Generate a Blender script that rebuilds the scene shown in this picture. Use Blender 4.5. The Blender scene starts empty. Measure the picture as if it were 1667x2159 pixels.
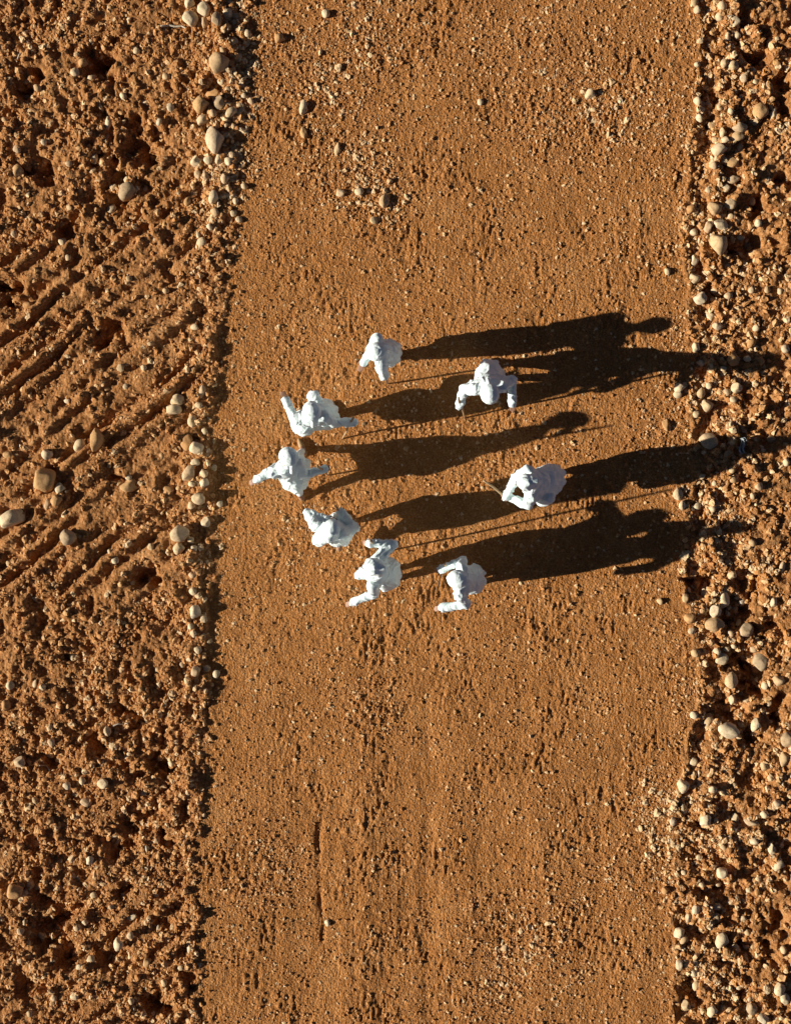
import bpy, bmesh, math, random
import numpy as np
from mathutils import Vector, Matrix, noise as mnoise

# ------------------------------------------------------------------ set-up
S = bpy.context.scene
COL = S.collection
MPP = 0.0068                    # metres on the ground per photo pixel
HC = 15.0                       # flying height of the camera
NAD = ((985-833.5)*MPP, (1079.5-1010)*MPP)   # ground point straight below it
IMG_H = 2159*MPP

cam_d = bpy.data.cameras.new('camera'); cam = bpy.data.objects.new('camera', cam_d); COL.objects.link(cam)
cam.location = (NAD[0], NAD[1], HC); cam.rotation_euler = (0, 0, 0)
cam_d.sensor_fit = 'VERTICAL'; cam_d.sensor_height = 24.0
cam_d.lens = 24.0*HC/IMG_H
cam_d.shift_x = -NAD[0]/IMG_H; cam_d.shift_y = -NAD[1]/IMG_H
cam_d.clip_end = 500
S.camera = cam

SUN_EL = math.radians(23.0)
SH = Vector((0.989, 0.149)).normalized()       # the way shadows fall on the ground
world = bpy.data.worlds.new('World'); S.world = world; world.use_nodes = True
nt = world.node_tree; bg = nt.nodes['Background']
sky = nt.nodes.new('ShaderNodeTexSky'); sky.sky_type = 'NISHITA'; sky.sun_disc = False
sky.sun_elevation = SUN_EL; sky.sun_rotation = math.atan2(-SH.x, -SH.y)
sky.altitude = 2000; sky.air_density = 0.25; sky.dust_density = 0.8; sky.ozone_density = 0.0
nt.links.new(sky.outputs[0], bg.inputs[0]); bg.inputs[1].default_value = 0.05
sun_d = bpy.data.lights.new('sun', 'SUN'); sun = bpy.data.objects.new('sun', sun_d); COL.objects.link(sun)
sun_d.energy = 5.0; sun_d.angle = math.radians(0.5); sun_d.color = (1.0, 0.93, 0.82)
ldir = Vector((SH.x*math.cos(SUN_EL), SH.y*math.cos(SUN_EL), -math.sin(SUN_EL)))
sun.rotation_euler = ldir.to_track_quat('-Z', 'Y').to_euler()
sun.location = (-8, -2, 8)
S.view_settings.view_transform = 'Standard'; S.view_settings.look = 'None'
S.view_settings.exposure = 0.58; S.view_settings.gamma = 1.0
S.render.engine = 'CYCLES'
S.render.resolution_x = 790; S.render.resolution_y = 1024

random.seed(5); RNG = np.random.default_rng(11)

def G(px, py):
    return (px-833.5)*MPP, (1079.5-py)*MPP
def W(px, py, z=0.0):
    "photo pixel at height z -> world point"
    gx, gy = G(px, py); k = (HC-z)/HC
    return Vector((NAD[0]+(gx-NAD[0])*k, NAD[1]+(gy-NAD[1])*k, z))

# ------------------------------------------------------------------ materials
def new_mat(name):
    m = bpy.data.materials.new(name); m.use_nodes = True
    t = m.node_tree; return m, t, t.nodes['Principled BSDF']
def node(t, kind, **kw):
    n = t.nodes.new(kind)
    for k, v in kw.items():
        if k.startswith('i_'): n.inputs[k[2:]].default_value = v
        else: setattr(n, k, v)
    return n
def ramp(t, src, stops):
    r = t.nodes.new('ShaderNodeValToRGB'); e = r.color_ramp.elements
    while len(e) < len(stops): e.new(0.5)
    for el, (p, c) in zip(e, stops): el.position = p; el.color = (*c, 1)
    t.links.new(src, r.inputs[0]); return r

def soil(name, cols, grain, bump_d):
    m, t, b = new_mat(name); L = t.links.new
    geo = node(t, 'ShaderNodeNewGeometry')
    n1 = node(t, 'ShaderNodeTexNoise', i_Scale=1.3, i_Detail=5.0, i_Roughness=0.6)
    n2 = node(t, 'ShaderNodeTexNoise', i_Scale=grain, i_Detail=4.0, i_Roughness=0.65)
    vo = node(t, 'ShaderNodeTexVoronoi', i_Scale=grain*0.8)
    for n in (n1, n2, vo): L(geo.outputs['Position'], n.inputs['Vector'])
    base = ramp(t, n1.outputs['Fac'], [(0.30, cols[0]), (0.52, cols[1]), (0.75, cols[2])])
    fine = ramp(t, n2.outputs['Fac'], [(0.30, (0.66, 0.60, 0.54)), (0.52, (1, 1, 1)), (0.70, (1.42, 1.66, 2.1))])
    mix = node(t, 'ShaderNodeMixRGB', blend_type='MULTIPLY'); mix.inputs[0].default_value = 1
    n3 = node(t, 'ShaderNodeTexNoise', i_Scale=6.5, i_Detail=6.0, i_Roughness=0.7); L(geo.outputs['Position'], n3.inputs['Vector'])
    mott = ramp(t, n3.outputs['Fac'], [(0.32, (0.80, 0.76, 0.72)), (0.5, (1, 1, 1)), (0.70, (1.16, 1.20, 1.28))])
    mix2 = node(t, 'ShaderNodeMixRGB', blend_type='MULTIPLY'); mix2.inputs[0].default_value = 1
    L(base.outputs[0], mix.inputs[1]); L(fine.outputs[0], mix.inputs[2])
    L(mix.outputs[0], mix2.inputs[1]); L(mott.outputs[0], mix2.inputs[2])
    L(mix2.outputs[0], b.inputs['Base Color'])
    b.inputs['Roughness'].default_value = 0.95; b.inputs['Specular IOR Level'].default_value = 0.15
    add = node(t, 'ShaderNodeMath', operation='SUBTRACT'); L(n2.outputs['Fac'], add.inputs[0])
    sc = node(t, 'ShaderNodeMath', operation='MULTIPLY'); sc.inputs[1].default_value = 0.6; L(vo.outputs['Distance'], sc.inputs[0]); L(sc.outputs[0], add.inputs[1])
    bp = node(t, 'ShaderNodeBump'); bp.inputs['Distance'].default_value = bump_d; bp.inputs['Strength'].default_value = 0.9
    L(add.outputs[0], bp.inputs['Height']); L(bp.outputs[0], b.inputs['Normal'])
    return m
M_ROAD = soil('packed_red_earth', [(0.365, 0.154, 0.043), (0.440, 0.187, 0.054), (0.50, 0.234, 0.076)], 38, 0.030)
M_FIELD = soil('loose_red_earth', [(0.30, 0.128, 0.040), (0.375, 0.170, 0.056), (0.45, 0.222, 0.082)], 24, 0.034)

def stone_mat(name, stops, instancer=False):
    m, t, b = new_mat(name); L = t.links.new
    info = node(t, 'ShaderNodeObjectInfo')
    if instancer:
        at = node(t, 'ShaderNodeAttribute', attribute_name='tint', attribute_type='INSTANCER'); src = at.outputs['Fac']
    else: src = info.outputs['Random']
    r = ramp(t, src, stops)
    tc = node(t, 'ShaderNodeNewGeometry')
    n = node(t, 'ShaderNodeTexNoise', i_Scale=22.0, i_Detail=5.0, i_Roughness=0.7); L(tc.outputs['Position'], n.inputs['Vector'])
    v = ramp(t, n.outputs['Fac'], [(0.28, (0.66, 0.58, 0.48)), (0.5, (1, 1, 1)), (0.8, (1.15, 1.16, 1.18))])
    mx = node(t, 'ShaderNodeMixRGB', blend_type='MULTIPLY'); mx.inputs[0].default_value = 1
    L(r.outputs[0], mx.inputs[1]); L(v.outputs[0], mx.inputs[2]); L(mx.outputs[0], b.inputs['Base Color'])
    b.inputs['Roughness'].default_value = 0.85; b.inputs['Specular IOR Level'].default_value = 0.25
    bp = node(t, 'ShaderNodeBump'); bp.inputs['Distance'].default_value = 0.012; bp.inputs['Strength'].default_value = 0.6
    L(n.outputs['Fac'], bp.inputs['Height']); L(bp.outputs[0], b.inputs['Normal'])
    return m
PALE = [(0.0, (0.52, 0.34, 0.17)), (0.3, (0.64, 0.48, 0.28)), (0.6, (0.68, 0.54, 0.34)), (0.85, (0.58, 0.39, 0.22)), (1.0, (0.70, 0.58, 0.39))]
M_STONE = stone_mat('pale_limestone', PALE)
M_STONE_O = stone_mat('ochre_stone', [(0.0, (0.46, 0.24, 0.09)), (1.0, (0.56, 0.34, 0.15))])
M_STONE_G = stone_mat('grey_brown_stone', [(0.0, (0.38, 0.25, 0.13)), (1.0, (0.48, 0.35, 0.21))])
M_GRAVEL = stone_mat('gravel_stone', [(0.0, (0.38, 0.155, 0.045)), (0.5, (0.48, 0.225, 0.075)), (0.8, (0.60, 0.35, 0.15)), (1.0, (0.70, 0.50, 0.28))], True)

def cloth_mat(name, col):
    m, t, b = new_mat(name); L = t.links.new
    geo = node(t, 'ShaderNodeNewGeometry')
    n = node(t, 'ShaderNodeTexNoise', i_Scale=9.0, i_Detail=4.0); L(geo.outputs['Position'], n.inputs['Vector'])
    r = ramp(t, n.outputs['Fac'], [(0.3, tuple(c*0.93 for c in col)), (0.7, col)])
    L(r.outputs[0], b.inputs['Base Color'])
    n2 = node(t, 'ShaderNodeTexNoise', i_Scale=45.0, i_Detail=3.0); L(geo.outputs['Position'], n2.inputs['Vector'])
    bp = node(t, 'ShaderNodeBump'); bp.inputs['Distance'].default_value = 0.01; bp.inputs['Strength'].default_value = 0.4
    L(n2.outputs['Fac'], bp.inputs['Height']); L(bp.outputs[0], b.inputs['Normal'])
    b.inputs['Roughness'].default_value = 0.95; b.inputs['Specular IOR Level'].default_value = 0.1
    b.inputs['Sheen Weight'].default_value = 0.15
    return m
M_ROBE = cloth_mat('white_cotton', (0.79, 0.91, 0.91))
M_TURB = cloth_mat('white_muslin', (0.81, 0.92, 0.91))
def plain(name, col, rough=0.7):
    m, t, b = new_mat(name)
    geo = node(t, 'ShaderNodeNewGeometry')
    n = node(t, 'ShaderNodeTexNoise', i_Scale=30.0, i_Detail=4.0); t.links.new(geo.outputs['Position'], n.inputs['Vector'])
    r = ramp(t, n.outputs['Fac'], [(0.3, tuple(c*0.8 for c in col)), (0.7, col)])
    t.links.new(r.outputs[0], b.inputs['Base Color']); b.inputs['Roughness'].default_value = rough
    return m
M_SKIN = plain('skin', (0.34, 0.18, 0.11), 0.55)
M_LEATHER = plain('yellow_leather', (0.42, 0.27, 0.12), 0.6)
M_WOOD = plain('peeled_wood', (0.46, 0.31, 0.17), 0.6)
M_DARK = plain('dark_brown', (0.03, 0.02, 0.015), 0.5)
M_LIP = plain('lip', (0.26, 0.10, 0.07), 0.5)
M_TWIG = plain('bleached_twig', (0.58, 0.50, 0.38), 0.8)
M_SCRAP = plain('pale_grey_plastic', (0.36, 0.40, 0.41), 0.5)

# ------------------------------------------------------------------ mesh helpers
def mesh_np(name, V, F, mat, smooth=True):
    me = bpy.data.meshes.new(name)
    V = np.asarray(V, dtype=np.float32); F = np.asarray(F, dtype=np.int32)
    k = F.shape[1]
    me.vertices.add(len(V)); me.vertices.foreach_set('co', V.ravel())
    me.loops.add(F.size); me.loops.foreach_set('vertex_index', F.ravel())
    me.polygons.add(len(F)); me.polygons.foreach_set('loop_start', np.arange(0, F.size, k, dtype=np.int32))
    me.update(calc_edges=True); me.validate()
    me.polygons.foreach_set('use_smooth', np.full(len(me.polygons), smooth))
    if mat: me.materials.append(mat)
    return me
def link(name, me, parent=None, loc=None):
    o = bpy.data.objects.new(name, me); COL.objects.link(o)
    if loc is not None: o.location = loc
    if parent is not None: o.parent = parent
    return o
def tag(o, label=None, cat=None, group=None, kind=None):
    if label: o['label'] = label
    if cat: o['category'] = cat
    if group: o['group'] = group
    if kind: o['kind'] = kind
    return o

# ------------------------------------------------------------------ noise + terrain
class Perlin:
    def __init__(self, seed):
        r = np.random.default_rng(seed); a = r.uniform(0, 2*np.pi, (256, 256))
        self.g = np.stack([np.cos(a), np.sin(a)], -1)
    def __call__(self, x, y):
        xi = np.floor(x).astype(int); yi = np.floor(y).astype(int); fx = x-xi; fy = y-yi
        u = fx*fx*fx*(fx*(fx*6-15)+10); v = fy*fy*fy*(fy*(fy*6-15)+10)
        def d(i, j):
            g = self.g[(xi+i) & 255, (yi+j) & 255]; return g[..., 0]*(fx-i)+g[..., 1]*(fy-j)
        a = d(0, 0)*(1-u)+d(1, 0)*u; b = d(0, 1)*(1-u)+d(1, 1)*u
        return (a*(1-v)+b*v)*1.5
PN = [Perlin(100+i) for i in range(12)]
def nz(i, x, y, lam, ax=1.0, ay=1.0): return PN[i](x/(lam*ax)+17.3*i, y/(lam*ay)+5.1*i)
def sm(a, b, x):
    t = np.clip((x-a)/(b-a), 0, 1); return t*t*(3-2*t)
def edge(py, pts):
    a = np.array(pts, float); return np.interp(py, a[:, 0], a[:, 1])
L_PTS = [(-300, 535), (0, 528), (200, 520), (400, 500), (560, 492), (680, 474), (800, 462), (900, 452), (1000, 455), (1100, 462), (1200, 452),
         (1300, 448), (1400, 450), (1500, 440), (1650, 432), (1800, 422), (1950, 428), (2050, 424), (2159, 428), (2500, 430)]
R_PTS = [(-300, 1480), (0, 1468), (200, 1464), (300, 1452), (400, 1440), (520, 1436), (620, 1446), (720, 1450), (820, 1444), (900, 1456), (1000, 1460), (1050, 1446),
         (1200, 1432), (1300, 1450), (1400, 1468), (1500, 1462), (1600, 1438), (1700, 1420), (1850, 1418), (2000, 1415), (2159, 1412), (2500, 1410)]
def zones(x, y):
    px = x/MPP+833.5; py = 1079.5-y/MPP
    wob = nz(11, x, y, 0.35)*11 + nz(10, x, y, 0.13)*8
    return px, py, (edge(py, L_PTS)-px)+wob*1.5, (px-edge(py, R_PTS))+wob     # >0 : inside left / right ground (pixels)

def terrain(x, y):
    px, py, dl, dr = zones(x, y)
    road = sm(6, -14, dl)*sm(8, -14, dr)
    fine = nz(0, x, y, 0.042, 0.85, 1.5)*0.0088 + nz(1, x, y, 0.08, 0.75, 1.7)*0.0082 + nz(2, x, y, 0.19, 0.8, 1.4)*0.008
    rough_patch = sm(-0.25, 0.5, nz(3, x, y, 0.9))
    h_road = fine*(0.55+1.35*rough_patch*(0.5+0.8*sm(-0.2, 0.5, nz(9, x, y, 0.35)))) + nz(3, x, y, 1.6)*0.012
    # wheel marks that run along the road, mostly in its lower half
    low = sm(1350, 1750, py)
    h_road += low*(nz(4, x, y, 0.22, 1, 16)*0.006 + nz(5, x, y, 0.5, 1, 9)*0.008)
    gx = 676+4*np.sin(py/60)
    h_road -= 0.04*np.exp(-((px-gx-6*nz(1, x, y, 0.3))/6)**2)*sm(1640, 1800, py)*sm(2090, 1960, py)*np.clip(0.55+1.4*nz(7, x, y, 0.45), 0, 1.2)
    h_road -= 0.016*np.exp(-((px-905-9*nz(3, x, y, 0.7))/16)**2)*sm(1250, 1700, py)*np.clip(0.4+1.5*nz(6, x, y, 0.8), 0, 1.2)
    h_road += sm(-60, 120, px-560)*sm(1350, 1200, px)*0.012*np.sin((px-700)/33.0+1.2*nz(5, x, y, 1.5))*(0.3+0.7*low)
    # rough ground: clods, hollows and pits
    rz = nz(6, x, y, 0.75)*0.055 + nz(7, x, y, 0.30)*0.045 + nz(8, x, y, 0.14)*0.034 + nz(9, x, y, 0.07)*0.023 + nz(0, x, y, 0.042)*0.013
    lump = np.maximum(nz(5, x, y, 0.21)-0.10, 0)**1.1*0.12 - np.maximum(nz(4, x, y, 0.26)-0.15, 0)*0.16 + np.maximum(nz(2, x, y, 0.10)-0.1, 0)*0.05
    calm = 0.55+0.45*sm(-0.3, 0.35, nz(10, x, y, 1.5))
    rz = (rz+lump)*calm
    # harrow ridges, lower left to upper right
    w = nz(11, x, y, 2.2)*0.14 + nz(3, x, y, 0.35)*0.03
    th = math.radians(38); c = -x*math.sin(th)+y*math.cos(th)+w
    rid = np.sin(c*2*np.pi/0.30)+0.55*np.sin(c*2*np.pi/0.21+1.3+2*nz(4, x, y, 1.2))
    mask = sm(420, 560, py)*sm(1330, 1180, py)*sm(470, 380, px)*1.0 + sm(1750, 1900, py)*sm(470, 380, px)*0.7 + sm(280, 380, py)*sm(560, 460, py)*sm(150, 300, px)*0.5
    rid = rid*mask*(0.45+0.75*sm(-0.3, 0.4, nz(2, x, y, 1.3)))
    left = rz*(1-0.48*np.clip(mask, 0, 1)) + rid*0.040
    step = 0.008+0.034*sm(600, 720, py)*sm(1560, 1380, py)+0.006*sm(1500, 1650, py)
    left = left*sm(-4, 34, dl)+step*np.clip(0.9+1.3*nz(8, x, y, 0.45), 0.1, 2)*sm(0, 18, dl) + 0.014*np.exp(-((dl-24)/20)**2)*(0.2+sm(600, 720, py))*(1+1.2*nz(7, x, y, 0.4))
    berm = sm(520, 300, py)*0.045*np.exp(-((dl-45)/35)**2)
    left += berm
    right = rz*1.05*sm(0, 45, dr) + 0.03*sm(-8, 8, dr)*np.exp(-(np.maximum(dr, 0)/14)**2) - 0.085*np.exp(-((dr-34)/18)**2)*sm(0, 10, dr)*(0.7+1.3*nz(5, x, y, 0.6)) \
        + 0.06*np.exp(-((dr-75)/30)**2)*(0.4+1.2*nz(6, x, y, 0.5)) - 0.05*sm(20, 110, dr)
    # pits
    qx = px+nz(8, x, y, 0.28)*26+nz(9, x, y, 0.11)*9; qy = py+nz(6, x, y, 0.28)*26+nz(7, x, y, 0.11)*9
    for (cx, cy, r, d) in PITS:
        left_or = 1.45*np.exp(-(((qx-cx)**2*0.8+((qy-cy)*1.2)**2)/r**2)**1.4)*(1+0.8*nz(1, x, y, 0.2))
        left = left-d*left_or; right = right-d*left_or
    h = np.where(dl > -14, left*sm(-14, 10, dl), 0)+np.where(dr > -14, right*sm(-14, 6, dr), 0)
    return h+h_road*(0.25+0.75*road)
PITS = [(210, 115, 26, .16), (205, 145, 30, .15), (50, 172, 32, .14), (90, 355, 26, .12), (300, 310, 30, .14), (225, 330, 26, .12), (285, 258, 18, .12), (250, 385, 20, .1),
        (150, 480, 20, .14), (255, 432, 22, .1), (25, 610, 34, .17), (230, 705, 30, .13), (265, 1010, 20, .1), (318, 1225, 26, .15), (160, 1382, 26, .09),
        (330, 1625, 24, .17), (315, 1712, 24, .14), (285, 1745, 26, .14), (245, 1785, 28, .14), (345, 1775, 18, .14), (110, 1925, 36, .16), (105, 1975, 34, .16), (145, 2020, 28, .13),
        (230, 2010, 34, .15), (325, 2120, 26, .15), (350, 1950, 18, .12), (265, 1870, 20, .1), (100, 1600, 30, .1), (60, 2090, 26, .12), (265, 1500, 24, .1), (200, 1560, 22, .1), (390, 2060, 18, .1),
        (1590, 120, 26, .15), (1572, 45, 22, .14), (1650, 225, 24, .12), (1500, 215, 16, .12), (1600, 435, 26, .13), (1645, 165, 20, .12), (1655, 380, 20, .12), (1570, 520, 30, .14), (1500, 615, 18, .12),
        (1474, 1215, 20, .12), (1575, 1250, 30, .16), (1555, 1305, 30, .14), (1565, 1400, 34, .16), (1580, 1435, 30, .14), (1540, 1500, 30, .13), (1640, 1500, 26, .14), (1475, 1225, 18, .1), (1625, 1330, 18, .1),
        (1590, 1560, 18, .12), (1480, 1960, 26, .12), (1645, 1945, 20, .12), (1610, 2000, 22, .12), (1560, 1985, 18, .1), (1490, 1880, 20, .1), (1575, 2090, 18, .12), (1490, 1750, 18, .1), (1460, 2100, 22, .12), (1590, 1640, 20, .1)]

def axis(lo, hi, step, far):
    a = list(np.arange(lo, hi+1e-6, step)); d = step
    while a[-1] < far: d *= 1.35; a.append(a[-1]+d)
    d = step
    while a[0] > -far: d *= 1.35; a.insert(0, a[0]-d)
    return np.array(a)
STEP = 0.0165
ax_ = axis(-6.1, 6.1, STEP, 70.0); ay_ = axis(-7.8, 7.8, STEP, 70.0)
GX, GY = np.meshgrid(ax_, ay_)
GZ = terrain(GX, GY)
nx, ny = len(ax_), len(ay_)
V = np.stack([GX.ravel(), GY.ravel(), GZ.ravel()], 1)
ii = (np.arange(ny-1)[:, None]*nx+np.arange(nx-1)[None, :]).ravel()
Fq = np.stack([ii, ii+1, ii+nx+1, ii+nx], 1)
fx = V[Fq, 0].mean(1); fy = V[Fq, 1].mean(1)
_, _, fl, fr = zones(fx, fy)
def sub(name, sel, mat):
    f = Fq[sel]; u, inv = np.unique(f, return_inverse=True)
    o = link(name, mesh_np(name, V[u], inv.reshape(f.shape), mat)); return tag(o, kind='structure')
sub('dirt_road', (fl <= 0) & (fr <= 0), M_ROAD)
sub('rough_ground_left', fl > 0, M_FIELD)
sub('rough_ground_right', (fr > 0) & (fl <= 0), M_FIELD)
def hgt(x, y): return float(terrain(np.array([x]), np.array([y]))[0])

# ------------------------------------------------------------------ stones
def rock_mesh(name, seed, sub_, facets, mat, rough=0.10):
    r = random.Random(seed); bm = bmesh.new(); bmesh.ops.create_icosphere(bm, subdivisions=sub_, radius=1.0)
    off = Vector((r.uniform(0, 50), r.uniform(0, 50), r.uniform(0, 50)))
    planes = []
    for _ in range(facets):
        n = Vector((r.gauss(0, 1), r.gauss(0, 1), r.gauss(0, 1))).normalized(); planes.append((n, r.uniform(0.62, 0.86)))
    for v in bm.verts:
        for n, d in planes:
            k = v.co.dot(n)
            if k > d: v.co -= n*(k-d)*0.92
        v.co *= 1+rough*mnoise.noise(v.co*1.1+off)+0.35*rough*mnoise.noise(v.co*3+off)
    m = max(max(abs(v.co.x) for v in bm.verts), 1e-3); k = max(abs(v.co.y) for v in bm.verts); q = max(abs(v.co.z) for v in bm.verts)
    for v in bm.verts: v.co.x /= m; v.co.y /= k; v.co.z /= q
    me = bpy.data.meshes.new(name); bm.to_mesh(me); bm.free(); me.materials.append(mat)
    for p in me.polygons: p.use_smooth = True
    return me
BIG = {m.name: [rock_mesh('rock', 10+i, 3, (4, 9, 14)[i % 3], m, (0.22, 0.16, 0.12)[i % 3]) for i in range(9)] for m in (M_STONE, M_STONE_O, M_STONE_G)}
SMALL = [rock_mesh('stone', 60+i, 2, (5, 10)[i % 2], M_STONE, 0.2) for i in range(8)]

U = 'unique'
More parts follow.
